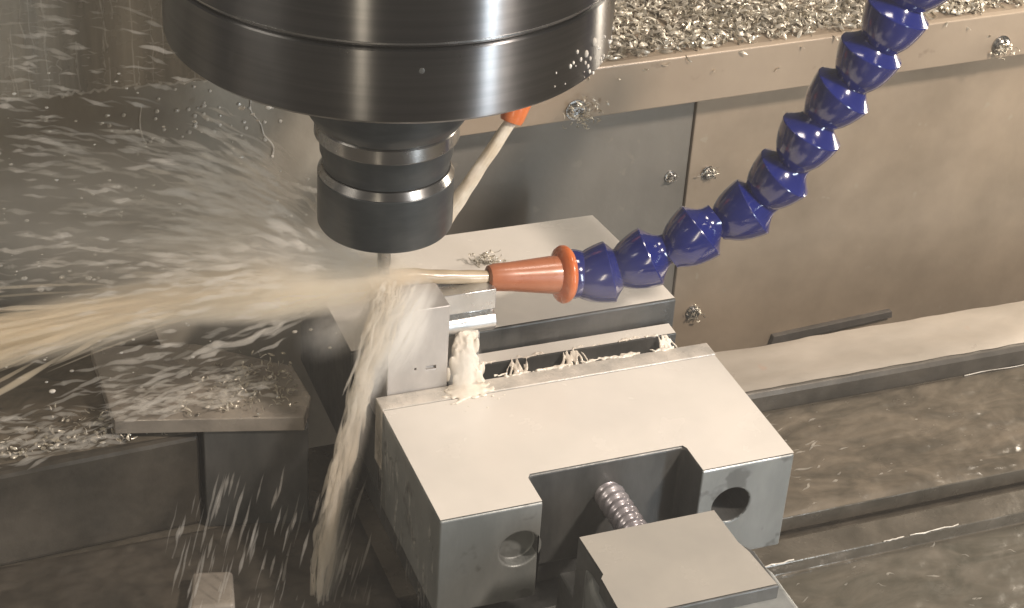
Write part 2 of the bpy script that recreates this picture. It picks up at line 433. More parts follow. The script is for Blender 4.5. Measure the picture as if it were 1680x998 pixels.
pool('coolant_puddle', 60, 460, -170, -59.5, -78, 0.6, 5.0, M['pool_dark'], 'murky coolant on the low front of the table, bottom right')
pool('coolant_puddle', -300, -2, -150, 34, -72, 1.0, 8.0, M['table_dark'], 'dark coolant on the table at the lower left')

st = Strands()
for k in range(150):
    x = 154 + abs(random.gauss(0, 32)); yy = random.uniform(-6, 38) if random.random() < .75 else random.uniform(-28, 38)
    st.streak((x, yy, -70.9), (1, random.gauss(.15, .35), 0), random.uniform(2, 11), random.uniform(.2, .7), .16, n=7, seg=5)
for k in range(90):
    st.bead((random.uniform(152, 330), random.uniform(-29, 40), -70.8), random.uniform(.2, .6), (1.6, 1, .5)) if k % 2 else st.streak((random.uniform(120, 300), random.uniform(-130, -62), -76.9), (1, random.gauss(0, .5), 0), random.uniform(2, 8), random.uniform(.2, .6), .2, n=7)
o = st.build('foam_flecks', M['spray']); tag(o, 'smeared pale foam flecks floating on the flooded table right of the vise', 'foam', kind='stuff')
# bright broken line of coolant clinging to the table edge
st = Strands()
x = 150
while x < 380:
    L = random.uniform(5, 26)
    if random.random() < .38:
        pts = [(x + L * k / 7, -58.3 + random.uniform(-.5, .5), -71.7) for k in range(8)]
        st.tube(pts, [random.uniform(.15, .42) for _ in pts], 6)
    x += L + random.uniform(1, 6)
x = 152
while x < 520:
    L = random.uniform(20, 60)
    if random.random() < .8:
        pts = [(x + L * k / 9, 43.7 + .4 * math.sin(k + x), -71.3) for k in range(10)]
        st.tube(pts, [random.uniform(.12, .4) for _ in pts], 6)
    x += L * 1.5 + 12
o = st.build('coolant_beading', M['drop']); tag(o, 'thin broken white line of coolant along the table edges at the right', 'coolant', kind='stuff')

# ================================================================== VISE
vise = empty('machine_vise', (75, 20, -71.9)); tag(vise, 'steel milling vise with a U-notched jaw block flooded white with coolant', 'vise')
# moving jaw (U shaped block)
U = [(0, -73), (41.5, -73), (41.5, -58), (43, -56), (108, -56), (109, -58), (109, -73), (150, -73), (150, 0), (0, 0)]
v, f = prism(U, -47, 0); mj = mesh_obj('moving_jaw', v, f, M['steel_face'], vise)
cut(mj, [lathe([(8.3, 0), (8.3, 22)], (124, -74, -20), (0, 1, 0), 40), lathe([(8.3, 0), (8.3, 6)], (33, -74, -21), (0, 1, 0), 40)])
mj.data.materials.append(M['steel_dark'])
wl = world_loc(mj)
for p in mj.data.polygons:   # shade inside the notch and bore painted in with the darker steel
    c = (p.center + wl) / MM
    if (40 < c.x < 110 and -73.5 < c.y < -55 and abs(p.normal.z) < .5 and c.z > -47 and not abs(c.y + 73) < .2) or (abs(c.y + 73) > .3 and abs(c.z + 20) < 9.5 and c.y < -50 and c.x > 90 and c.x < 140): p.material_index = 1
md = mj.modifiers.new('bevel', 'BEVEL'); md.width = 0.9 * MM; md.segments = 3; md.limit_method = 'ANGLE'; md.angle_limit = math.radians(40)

def film(poly, z, parent, th=0.55, inset=0.7, name='coolant_film', mat=None):
    """thin liquid sheet with a rounded meniscus"""
    cx_ = sum(p[0] for p in poly) / len(poly); cy_ = sum(p[1] for p in poly) / len(poly)
    bm = bmesh.new(); vv = [bm.verts.new(Vector((a, b, z)) * MM) for a, b in poly]; bm.faces.new(vv)
    bmesh.ops.recalc_face_normals(bm, faces=bm.faces)
    r = bmesh.ops.inset_region(bm, faces=bm.faces[:], thickness=inset * MM, depth=0)
    inner = max(bm.faces, key=lambda q: q.calc_area())
    for q in inner.verts: q.co.z += th * 0.8 * MM
    r = bmesh.ops.inset_region(bm, faces=[inner], thickness=inset * 1.2 * MM, depth=0)
    inner = max(bm.faces, key=lambda q: q.calc_area())
    for q in inner.verts: q.co.z = (z + th) * MM
    me = bpy.data.meshes.new(name); bm.to_mesh(me); bm.free()
    vs = [tuple(q.co / MM) for q in me.vertices]; fs = [tuple(p.vertices) for p in me.polygons]
    return mesh_obj(name, vs, fs, mat or M['film'], parent, smooth=60)
Ui = [(0.3, -72.7), (41.2, -72.7), (41.2, -57.8), (42.7, -55.7), (108.3, -55.7), (109.3, -57.8), (109.3, -72.7), (149.7, -72.7), (149.7, -0.2), (0.3, -0.2)]
film(Ui, 0.05, mj)
# jaw plate strip behind it
v, f = box(0, 150.5, 0.3, 9.5, -30, 0.9); jp = mesh_obj('jaw_plate', v, f, M['plate_strip'], vise, bevel=0.5)
# fixed jaw
FJ = [(0, 45), (153.5, 47), (152, 75), (146.5, 128), (0, 128)]
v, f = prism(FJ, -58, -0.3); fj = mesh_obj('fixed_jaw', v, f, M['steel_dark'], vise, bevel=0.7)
FJi = [(0.4, 45.6), (152.9, 47.5), (151.4, 75), (146, 127.6), (0.4, 127.6)]
film(FJi, -0.25, fj)
v, f = box(0.5, 150, 36.5, 44.8, -30, -11.5); mesh_obj('jaw_plate', v, f, M['steel_dark'], vise, bevel=0.4)
film([(38, 36.7), (149.6, 36.7), (149.8, 44.6), (38, 44.6)], -11.6, vise, .5, .4)
# bed of the vise under the jaws, between and in front
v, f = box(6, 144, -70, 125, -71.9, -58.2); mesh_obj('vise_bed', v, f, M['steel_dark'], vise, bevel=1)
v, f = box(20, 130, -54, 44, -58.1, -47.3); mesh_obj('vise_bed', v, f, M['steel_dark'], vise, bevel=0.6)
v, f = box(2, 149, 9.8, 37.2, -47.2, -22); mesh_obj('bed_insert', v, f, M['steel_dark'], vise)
# screw with real thread
scr = []; fs = []
seg, pitch, L, rr = 28, 4.4, 48.0, 5.9
cc = Vector((77.5, -55.8, -16.5)); NS = int(L / pitch * seg)
rings = 9
for i in range(NS + 1):
    a = 2 * math.pi * i / seg; h = L * i / NS
    for k in range(rings):
        s_ = k / (rings - 1); hh = h + (s_ - 1) * pitch
        r = rr - 0.9 * (0.5 + 0.5 * math.cos(2 * math.pi * s_)) ** 1.4 + 0.25
        hh = min(max(hh, 0), L)
        scr.append((cc.x + r * math.cos(a), cc.y - hh, cc.z + r * math.sin(a)))
for i in range(NS):
    for k in range(rings - 1):
        b = i * rings + k; fs.append((b, b + 1, b + rings + 1, b + rings))
mesh_obj('screw', scr, fs, M['screw'], vise, smooth=180)
# end block in front, with notched front and wet shoulder
EB = [(46.5, -96), (103, -96), (103.5, -116), (107, -122), (107, -142), (44.6, -142), (45.2, -120), (46.8, -118)]
v, f = prism(EB, -34, -0.4); eb = mesh_obj('end_block', v, f, M['steel_dark'], vise, bevel=0.6)
EBi = [(46.8, -96.3), (102.6, -96.3), (103.0, -116.2), (104.5, -122.2), (106.0, -141.6), (44.9, -141.6), (45.6, -120.2), (47.2, -118.2)]
film(EBi, -0.35, eb, mat=M['film_darker'])
v, f = prism([(48, -100), (103.5, -100), (110, -117), (113, -128), (113, -160), (40, -160), (43, -118)], -60, -6.5)
mesh_obj('end_block_base', v, f, M['steel_face'], vise, bevel=2.5, bseg=4)
v, f = box(52, 100, -160, -70, -76, -40); mesh_obj('vise_bed', v, f, M['steel_dark'], vise, bevel=1)

# ragged foam and water on the gap between the jaws
st = Strands()
for k in range(34):
    x = random.uniform(52, 138); yy = random.choice((9.3, 9.6, 10.0, 37.6)); z = 0.9 if yy < 12 else -11.2
    pts = [(x + i * random.uniform(.8, 1.8), yy + random.uniform(-.9, .9), z + random.uniform(-.3, .4)) for i in range(6)]
    st.tube(pts, [random.uniform(.2, .8) for _ in pts], 6)
for (xa, w_) in ((98, 7), (143, 4), (72, 5)):
    for k in range(16):
        p = (xa + random.gauss(0, w_ * .4), 37.0, -11)
        st.streak(p, (random.uniform(-.5, .3), -.8, -.5), random.uniform(6, 20), random.uniform(.4, 1.0), .12)
o = melt(st.build('foam_rivulets', M['foam']), .35, 3); tag(o, 'white foamy rivulets dribbling into the gap between the vise jaws', 'foam', kind='stuff')

# ================================================================== WORKPIECE
wp = empty('workpiece', (30, 22, -8)); tag(wp, 'silver aluminium workpiece clamped upright between the vise jaws, milled into a hook', 'workpiece')
v, f = box(5, 31, 9.9, 36.3, -20, 40); wb = mesh_obj('lower_block', v, f, M['work_matt'], wp, bevel=0.35)
cut(wb, [box(21.5, 26, 8.9, 11.4, 10.2, 11.9), lathe([(.6, 0), (.6, 3)], (17, 9, 11.5), (0, 1, 0), 12)])
# hook arm: profile in y-z extruded along x, rounded lower front lip
pr = [(22, 36.5), (22, 27), (24.4, 26.8), (24.4, 25.2), (21.5, 24.7), (20.2, 23.4), (19.5, 21.8), (19.5, 20.2), (20.3, 18.4), (22.5, 16.4), (26, 14.8), (37, 14.5), (37, 36.5)]
v, f = prism(pr, 31.5, 55.5, 'x'); arm = mesh_obj('hook_arm', v, f, M['work'], wp, smooth=25, bevel=0.25)
v, f = prism([(24, 4), (24, 15), (36.8, 14), (36.8, -12), (29, -12)], 35, 50, 'x'); mesh_obj('hook_web', v, f, M['work'], wp, smooth=25, bevel=0.25)

# ================================================================== SPINDLE, HOLDER, TOOL
sx, sy = 9.0, 29.95
sp = empty('spindle', (sx, sy, 155.7)); tag(sp, 'large round turned-steel spindle nose hanging from above with a seam round it', 'spindle')
prof = [(34, 157.5), (60, 157.5), (62, 155.9), (81.6, 155.7), (83.0, 157.0), (83.2, 158.5), (83.2, 182.8), (82.6, 183.3), (81.0, 183.4)]
v, f = lathe(prof, (sx, sy, 0), seg=160); mesh_obj('nose_ring', v, f, M['spindle'], sp, origin=(sx, sy, 155.7), smooth=30)
prof = [(80.5, 183.5), (81.8, 184.0), (82.6, 184.3), (83.2, 185.1), (83.2, 330)]
v, f = lathe(prof, (sx, sy, 0), seg=160); mesh_obj('housing', v, f, M['spindle'], sp, origin=(sx, sy, 183), smooth=30)
v, f = lathe([(81.7, 183.7), (83.35, 185.2), (83.35, 185.9), (82.9, 186.1)], (sx, sy, 0), seg=160); mesh_obj('seam_bevel', v, f, M['ring_bright'], sp, origin=(sx, sy, 183.7), smooth=30)
for a in (-1.75, -0.2, 1.5):
    v, f = lathe([(1.1, 0), (1.0, .4), (.4, .5)], (sx + 83.1 * math.cos(a), sy + 83.1 * math.sin(a), 176), (math.cos(a), math.sin(a), 0), 14)
    mesh_obj('grub_screw', v, f, M['steel_dark'], sp, smooth=35)
st = Strands()
for k in range(34):
    a = random.gauss(-.75, .2); z = 157 + abs(random.gauss(0, 7)); r = random.uniform(.25, .8)
    st.bead((sx + 83.2 * math.cos(a), sy + 83.2 * math.sin(a), z), r, (.8, .8, 1.2))
for a, z, r in ((-.83, 170, 1.5), (-.90, 167.5, 1.3)): st.bead((sx + 83.2 * math.cos(a), sy + 83.2 * math.sin(a), z), r, (.8, .8, 1.15))
o = st.build('coolant_beads', M['drop']); tag(o, 'small pale coolant drops clinging to the lower right of the spindle nose', 'droplets', kind='stuff')

th = empty('tool_holder', (sx, sy, 71)); tag(th, 'black stepped tool holder with a silver band, hanging under the spindle', 'tool holder')
prof = [(30.5, 157.3), (31.6, 156.5), (31.8, 124), (30.8, 121.4), (28.4, 118)]
v, f = lathe(prof, (sx, sy, 0), seg=96); mesh_obj('flange', v, f, M['holder_dark'], th, origin=(sx, sy, 118), smooth=30)
prof = [(27.2, 117.9), (28.1, 116.8), (28.2, 111.6), (27.5, 110.8)]
v, f = lathe(prof, (sx, sy, 0), seg=96); mesh_obj('silver_band', v, f, M['ring_bright'], th, origin=(sx, sy, 110.8), smooth=30)
prof = [(26.2, 110.7), (26.0, 104), (24.9, 101), (24.8, 98.2)]
v, f = lathe(prof, (sx, sy, 0), seg=96); mesh_obj('neck', v, f, M['holder_dark'], th, origin=(sx, sy, 98.2), smooth=25)
prof = [(24.0, 98.1), (25.3, 97.7), (26.85, 94.8)]
v, f = lathe(prof, (sx, sy, 0), seg=96); mesh_obj('nut_chamfer', v, f, M['ring_bright'], th, origin=(sx, sy, 94.8), smooth=20)
prof = [(26.4, 94.75), (26.85, 94.2), (26.9, 73.0), (26.3, 71.9), (24.8, 71.2), (6, 71.2), (5.4, 72.0), (3, 72)]
v, f = lathe(prof, (sx, sy, 0), seg=96); nut = mesh_obj('collet_nut', v, f, M['holder_dark'], th, origin=(sx, sy, 71.2), smooth=30)

tool = empty('end_mill', (sx, sy, 34)); tag(tool, 'thin grey end mill sticking out below the black collet nut', 'cutting tool')
v, f = lathe([(2.7, 74), (2.7, 52), (2.5, 51)], (sx, sy, 0), seg=32); mesh_obj('shank', v, f, M['carbide'], tool, origin=(sx, sy, 51), smooth=30)
vs = []; fs = []; NH = 24; NSg = 16
for j in range(NH + 1):
    z = 51 - 18 * j / NH
    for i in range(NSg):
        a = 2 * math.pi * i / NSg; r = 2.6 * (0.72 + 0.28 * abs(math.cos(2 * (a - j * .16))))
        vs.append((sx + r * math.cos(a), sy + r * math.sin(a), z))
for j in range(NH):
    for i in range(NSg):
        k = (i + 1) % NSg; fs.append((j * NSg + i, j * NSg + k, (j + 1) * NSg + k, (j + 1) * NSg + i))
fs.append(tuple(NH * NSg + i for i in range(NSg)))
mesh_obj('flutes', vs, fs, M['carbide'], tool, smooth=50)

# ================================================================== COOLANT HOSES
ridge = [(108.4, 26, 34.0), (125.1, 22, 41.5), (145.3, 18, 53.3), (166.6, 14, 64.2), (177.0, 10, 80.9), (184.2, 6, 101.3), (193.7, 2, 120.6), (200.7, -2, 139.3), (207.2, -6, 157.1), (215.4, -10, 174.1), (226, -14, 190), (238, -17, 205)]
hose = empty('coolant_hose', (226, -14, 190)); tag(hose, 'blue segmented coolant hose curving down from the top right to a dull orange nozzle', 'hose')
seg_me = None
P = [Vector(p) for p in ridge]
segprof = [(6.6, -17.5), (7.2, -16.2), (9.0, -13.8), (10.7, -10.8), (12.0, -7.0), (12.8, -3.6), (13.2, -1.2), (13.3, -.3), (13.1, 0.1), (12.4, .5), (10.0, 2.4), (8.2, 4.2), (7.1, 6.0), (6.6, 9.0)]
for i, p in enumerate(P):
    nx = P[i + 1] if i + 1 < len(P) else p + (p - P[i - 1])
    pv = P[i - 1] if i else Vector((89, 30, 32.9))
    d = (nx - pv).normalized()
    if seg_me is None:
        v, f = lathe(segprof, (0, 0, 0), (0, 0, 1), 48)
        s0 = mesh_obj('hose_segment', v, f, M['blue'], hose, origin=(0, 0, 0), smooth=32); seg_me = s0.data; s = s0
    else:
        s = s0.copy(); COL.objects.link(s)
    s.location = p * MM - hose.location
    s.rotation_mode = 'QUATERNION'
    q = d.copy()
    if i >= 2:   # each joint sits a little off the curve of the hose
        q.rotate(Matrix.Rotation(math.radians((-9, 7, -12, 5, 10, -4, 8, -6)[i % 8]), 3, F_))
    s.rotation_quaternion = q.to_track_quat('Z', 'Y')
# blue socket and the orange nozzle
ax = (Vector((54.4, 30, 37.2)) - Vector((89, 30, 33.2))).normalized()
v, f = lathe([(7.8, -1.5), (10.2, 1), (10.6, 6), (9.6, 11), (7.6, 15)], (87.5, 30, 33.6), -ax, 48)
mesh_obj('hose_socket', v, f, M['blue'], hose, smooth=40)
v, f = lathe([(8.5, -2.6), (11.4, -2.2), (12.3, -1.0), (12.4, 0.3), (11.6, 1.6), (9.6, 2.5), (8.4, 3.2)], (88.5, 30, 33.5), ax, 56)
mesh_obj('nozzle_collar', v, f, M['orange'], hose, smooth=60)
v, f = lathe([(8.2, 2.2), (8.1, 4.5), (7.8, 8), (6.2, 24), (5.8, 31.5), (5.0, 34), (3.4, 34.6), (3.0, 33.4), (2.6, 26)], (88.5, 30, 33.5), ax, 56)
mesh_obj('nozzle', v, f, M['nozzle'], hose, smooth=40)

h2 = empty('orange_nozzle', (88, 70, 94)); tag(h2, 'bright orange nozzle tip showing behind the lower right rim of the spindle', 'nozzle')
a0 = Vector((76.7, 70, 87.4)); ax2 = (Vector((52.9, 70, 51)) - a0).normalized()
up2 = (Vector((84, 74, 104)) - a0).normalized()
v, f = lathe([(3.2, 0.4), (4.6, 0), (5.2, 1.5), (5.6, 6), (6.2, 12), (6.2, 18)], a0, up2, 40); mesh_obj('nozzle_cone', v, f, M['orange'], h2, smooth=40)

# ================================================================== LEFT CLAMP BLOCK
cb = empty('clamp_block', (-80, 60, -71.9)); tag(cb, 'low steel clamp block at left with a wet shaving-strewn top', 'clamp block')
A = [(-101, 43.5), (-26, 24.2), (-19.5, 38), (-21, 62), (-57, 90), (-101, 100)]
v, f = prism(A, -21, -14); mesh_obj('top_plate', v, f, M['clamp_top'], cb, bevel=0.5)
M['clamp_side'] = M['steel_face']
v, f = prism([(-66, 35.5), (-24, 25.5), (-20, 40), (-22, 62), (-60, 88)], -71.8, -21.2); mesh_obj('block_body', v, f, M['steel_dark'], cb, bevel=0.5)
v, f = prism([(-420, 20), (-67, 38), (-67, 96), (-420, 96)], -71.8, -24.5); mesh_obj('side_body', v, f, M['table_dark'], cb, bevel=2.2)
pool('coolant_puddle', -330, -69, 40, 150, -24.6, 1.4, 12.0, M['pool'], 'splashed coolant covering the top of the clamp block at far left')

# pale stop resting in the dark at the bottom
v, f = prism([(-86, -22), (-68, -25), (-64, -4), (-80, 0)], -72, -64)
o = mesh_obj('stop_block', v, f, M['clamp_top'], bevel=1.8, bseg=3); tag(o, 'small pale block in the dark at the bottom edge, left of the falling water', 'block')

# ================================================================== SHAVINGS
st = Strands()
for k in range(12000):
    x = random.uniform(150, 440); yy = 153 + abs(random.gauss(0, 1)) * 75
    if yy > 330: continue
    if yy < 160 and random.random() < .55: continue
    den = noise.noise(Vector((x * .03, yy * .03, 0)))
    if den < -.25 and random.random() < .5: continue
    z = lz(x, 1) + 1.4 + (yy - 152) * .012 + random.random() * (2.6 + 2 * den)
    st.chip((x, yy, z), random.uniform(3, 9), random.uniform(1.0, 2.4))
o = st.build('metal_shavings', M['chip'], smooth=40); tag(o, 'deep litter of curled bright shavings on top of the brown ledge', 'shavings', kind='stuff')

def clump(c, r, n, label, mat='chip', sz=(2, 5)):
    st = Strands()
    for k in range(n):
        p = Vector((random.gauss(0, r), random.gauss(0, r * .35), random.gauss(0, r * .8))) + Vector(c)
        st.chip(p, random.uniform(*sz), random.uniform(.6, 1.3))
    o = st.build('shavings_clump', M[mat], smooth=40); tag(o, label, 'shavings', 'clumps of shavings caught on things')
clump((144, 146, 46.5), 4.5, 70, 'tangle of shavings caught on the ledge bolt beside the spindle')
clump((381, 146, 54), 2.8, 40, 'tangle of shavings caught on the ledge bolt at far right')
clump((79.5, 98, 3), 3.0, 55, 'bright knot of shavings on the white jaw above the dull orange nozzle')
clump((231, 168, -9), 1.8, 22, 'shavings caught on the wall bolt just right of the seam')
clump((209, 169, -10), 1.2, 10, 'few shavings on the wall bolt just left of the seam')
clump((233, 168, -96), 2.6, 28, 'shavings stuck to the lowest wall bolt beside the vise')
ORD = 'first second third fourth fifth sixth seventh eighth ninth tenth eleventh twelfth thirteenth fourteenth fifteenth'.split()
XS = [165, 176, 188, 150, 215, 229, 262, 250, 300, 322, 345, 358, 372, 200, 280]
# lone shavings stuck on the front of the ledge
for k, (x, dz, L) in enumerate([(165, 20, 6), (176, 23, 6), (188, 24, 5), (150, 22, 7), (215, 16, 5), (229, 24, 6), (262, 22, 5), (250, 12, 4), (300, 23, 6), (322, 18, 4), (345, 24, 6), (358, 21, 5), (372, 14, 4), (200, 25, 5), (280, 25, 6)]):
    st = Strands(); st.chip((x, 149.2, lz(x, 0) + dz), L, 1.3)
    o = st.build('lone_shaving', M['chip'], smooth=40)
    tag(o, 'single thin shaving stuck to the brown front of the ledge, %s from the left' % ORD[sorted(XS).index(x)], 'shaving', 'single shavings stuck on the ledge front')
# chips on the clamp block and debris along its edge
st = Strands()
for k in range(260):
    x = random.gauss(-42, 16); yy = 46 + (x + 60) * .2 + random.gauss(0, 11)
    if yy > 25 - (x + 26) * .26 and x < -22: st.chip((x, yy, -13.2 + random.random() * 2), random.uniform(1.5, 4), random.uniform(.6, 1.4))
for k in range(220):
    x = random.uniform(-150, -66); st.chip((x, 40 + abs(random.gauss(0, 12)), -22.5 + random.random()), random.uniform(1.5, 4), random.uniform(.6, 1.5))
o = st.build('metal_shavings', M['chip'], smooth=40); tag(o, 'wet shavings strewn over the low clamp block at left', 'shavings', kind='stuff')

# ================================================================== COOLANT IN MOTION
hit = Vector((7.5, 30, 45.0))
# jet from the dull orange nozzle to the cutter
def jet(name, a, b, r0, r1, label, mat, n=40):
    vs = []; fs = []; a = Vector(a); b = Vector(b); d = b - a; dn = d.normalized(); u = dn.orthogonal().normalized(); w_ = dn.cross(u); S = 20
    for i in range(n + 1):
        t = i / n; c = a + d * t
        for k in range(S):
            an = 2 * math.pi * k / S
            r = (r0 + (r1 - r0) * t) * (1 + .10 * noise.noise(Vector((t * 5, math.cos(an), math.sin(an) + a.x))) * (1 + 2 * t))
            vs.append(tuple(c + (u * math.cos(an) + w_ * math.sin(an)) * r))
    for i in range(n):
        for k in range(S):
            q = (k + 1) % S; fs.append((i * S + k, i * S + q, (i + 1) * S + q, (i + 1) * S + k))
    fs.append(tuple(range(S))[::-1]); fs.append(tuple(n * S + k for k in range(S)))
    o = mesh_obj(name, vs, fs, mat, smooth=180); tag(o, label, 'water jet')
jet('coolant_jet', (56.5, 30, 37.4), (9, 31, 45), 2.7, 3.2, 'straight tan jet of coolant from the dull orange nozzle to the end mill', M['jet_tan'])
jet('coolant_jet', a0 + ax2 * .2, Vector((47, 69, 42)), 2.5, 3.6, 'cream jet of coolant slanting down from the bright orange nozzle behind the black nut', M['jet'])

# main flung stream towards the left
st = Strands(); path = [Vector((9, 30, 45)), Vector((-36, 30, 50.5)), Vector((-73, 30, 48)), Vector((-108, 30, 46)), Vector((-143, 30, 41)), Vector((-190, 30, 32))]
def along(path, t):
    t = max(0, min(.9999, t)) * (len(path) - 1); i = int(t); return path[i].lerp(path[i + 1], t - i)
for k in range(620):
    t0 = random.random() ** 1.7 * .85 - .02; ln = random.uniform(.12, .3)
    sp_ = 1.2 + 5 * t0
    o1 = Vector((0, random.gauss(0, 1), random.gauss(0, .8))) * sp_
    pts = []; rad = []; ph = random.uniform(0, 99); r = random.uniform(.5, 1.5) * (.7 + .7 * t0)
    for i in range(10):
        s_ = i / 9; t = t0 + ln * s_
        q = along(path, t) + o1 * (1 + .8 * s_ * ln * 5) + noise.noise_vector(Vector((ph + s_ * .8, ph, 0))) * (.8 + 2 * t)
        pts.append(q); rad.append(r * math.sin(math.pi * (.04 + .92 * s_)) ** .7 * (.7 + .7 * abs(noise.noise(Vector((ph, s_ * 3, 1))))))
    st.tube(pts, rad, 6)
o = st.build('flung_coolant', M['stream']); tag(o, 'tan rope of coolant flung left from the end mill across the picture', 'coolant', kind='stuff')

# fan of spray to the upper left and left
st = Strands()
for c_ in range(330):
    el = math.radians(random.choice((random.gauss(6, 10), random.uniform(-16, 52), random.gauss(24, 10))))
    az = math.radians(random.gauss(0, 26)); az = abs(az) if random.random() < .75 else -abs(az) * .4
    base = (10 + 80 * random.random()) if c_ % 2 else (50 + 150 * random.random())
    for k in range(random.randint(2, 7)):
        e2 = el + random.gauss(0, .035); a2 = az + random.gauss(0, .05); s0_ = base + random.gauss(0, 9)
        d = Vector((-math.cos(e2) * math.cos(a2), math.cos(e2) * math.sin(a2), math.sin(e2)))
        p = hit + d * max(8, s0_)
        if p.y > 165: continue
        dd = d.lerp(Vector((-1, .1, random.uniform(-.1, .2))), min(.8, s0_ / 200))
        near = 1 - min(1, s0_ / 160)
        st.streak(p, dd, random.uniform(4, 15) + 22 * near * random.random(), random.uniform(.35, 1.0) + 1.1 * near * random.random(), .11, 0.002, 9, 6)
o = st.build('spray_streaks', M['spray_thin']); tag(o, 'fan of pale coolant streaks spraying up and left from the cutter', 'spray', kind='stuff')
st = Strands()
for k in range(240):
    p = Vector((random.uniform(-190, 0), random.uniform(40, 168), random.uniform(-15, 110)))
    st.bead(p, random.uniform(.2, .75) if random.random() < .9 else random.uniform(.8, 1.3), (1.4, 1, .8))
for k in range(60):
    st.bead((random.gauss(-38, 22), 171.6, random.gauss(55, 9)), random.uniform(.5, 1.3), (1, .5, 1))
o = st.build('spray_drops', M['drop']); tag(o, 'scattered pale droplets hanging in front of the wall left of the spindle', 'droplets', kind='stuff')
# rivulets running down the wall
for pts, lab in (([(-61, 63), (-62.5, 55), (-62, 48), (-60, 43)], 'short crooked rivulet on the wall, left one of two'), ([(-11, 61), (-12, 54), (-6, 47), (-6, 41), (0, 35), (-2, 28)], 'long wriggling rivulet on the wall next to the tool holder')):
    st = Strands(); fine = []
    for i in range(len(pts) - 1):
        for k in range(5): fine.append((pts[i][0] + (pts[i + 1][0] - pts[i][0]) * k / 5 + random.uniform(-.15, .15), 171.6, pts[i][1] + (pts[i + 1][1] - pts[i][1]) * k / 5))
    for _ in range(6):
        fine = [fine[0]] + [tuple((fine[q - 1][e] + 2 * fine[q][e] + fine[q + 1][e]) / 4 for e in range(3)) for q in range(1, len(fine) - 1)] + [fine[-1]]
    st.tube(fine, [.3 + .35 * k / len(fine) for k in range(len(fine))], 6); st.bead(fine[-1], 1.0)
    o = st.build('rivulet', M['drop']); tag(o, lab, 'rivulet')
# runs on the upper left panel
st = Strands()
for k in range(46):
    x = random.uniform(-135, -30); z0 = random.uniform(90, 170); L = random.uniform(10, 60)
    pts = [(x + noise.noise(Vector((k, i * .4, 0))) * 1.6, 147.8, max(z0 - L * i / 12, 84)) for i in range(13)]
    st.tube(pts, [random.uniform(.15, .5) for _ in pts], 5)
for k in range(130):
    x = random.uniform(-135, -30); st.streak((x, 147.4, random.uniform(86, 140)), (1, 0, random.uniform(-.4, .1)), random.uniform(2, 7), random.uniform(.2, .5), .15)
x = -150
while x < -25:
    L = random.uniform(6, 18); pts = [(x + L * i / 6, 147.6, 83.6 + random.uniform(-.6, 1.6)) for i in range(7)]
    st.tube(pts, [random.uniform(.3, 1.0) for _ in pts], 6); x += L * .9
o = st.build('panel_runs', M['spray_thin']); tag(o, 'thin runs and beads of coolant on the upper left sheet', 'coolant', kind='stuff')

# falling stream
fall = [Vector(p) for p in ((12, 26, 44), (5, 8, 50), (-1, 5, 37), (-6, 5, 20), (-10.6, 5, -2), (-20, -5, -25), (-27, -15, -46), (-33, -25, -75))]
st = Strands()
for k in range(330):
    t0 = random.random() ** 1.15 * .88 + .02; ln = random.uniform(.05, .2)
    o1 = Vector((random.gauss(0, 1), random.gauss(0, 1), random.gauss(0, .5))) * (1.9 + 3.6 * max(0, .45 - t0))
    o1.x += 0; pts = []; rad = []; ph = random.uniform(0, 99); r = random.uniform(.5, 1.9) * min(1, .4 + 2 * t0)
    for i in range(10):
        s_ = i / 9; t = t0 + ln * s_
        q = along(fall, t) + o1 + noise.noise_vector(Vector((ph + s_ * 1.3, ph, 0))) * 2.6
        pts.append(q); rad.append(r * math.sin(math.pi * (.04 + .92 * s_)) ** .7 * (.6 + .8 * abs(noise.noise(Vector((ph, s_ * 3, 1))))))
    st.tube(pts, rad, 6)
o = st.build('falling_coolant', M['spray']); tag(o, 'ragged cream stream of coolant falling past the left side of the vise', 'coolant', kind='stuff')
# slanting drops below
st = Strands()
for k in range(120):
    x = random.uniform(-85, -8); yy = random.uniform(-35, 20); z = random.uniform(-70, -20)
    st.streak((x, yy, z), (-.28, -.15, -.9), random.uniform(9, 28), random.uniform(.3, .85), .03, n=8)
for k in range(90):
    x = random.uniform(3, 60) ; st.streak((x * .05 - 2.5, random.uniform(-70, 0), random.uniform(-45, -4)), (0, -.05, -1), random.uniform(6, 20), random.uniform(.15, .5), .04, n=6)
o = st.build('slanting_drops', M['spray_thin']); tag(o, 'long slanting drops falling through the dark below the clamp block', 'droplets', kind='stuff')
# water running over the workpiece foot and the jaw
st = Strands()
for k in range(420):
    t = random.random(); x = 42.5 - 3 * t + random.gauss(0, 1.5 + 1.9 * t); yy = 22 - 13 * t; z = 17 * (1 - t) + 1
    st.bead((x, yy + random.uniform(-1, 2), z + random.gauss(0, 1)), random.uniform(.6, 1.5), (1, 1, 3.0))
for k in range(200):
    a = random.uniform(0, 6.28); r = abs(random.gauss(0, 4.6))
    st.bead((38 + math.cos(a) * r * 1.3, 3.5 + math.sin(a) * r * .8, .9), random.uniform(.9, 2.1) * (1.2 - min(.7, r / 12)), (1.4, 1.1, .6))
for k in range(50):
    st.bead((38 + random.gauss(0, 13), 1 + random.gauss(0, 6), .8), random.uniform(.25, .7), (1.3, 1, .6))
o = melt(st.build('workpiece_foam', M['foam']), .4, 12); tag(o, 'white foam pouring off the workpiece onto the notched jaw block', 'foam', kind='stuff')
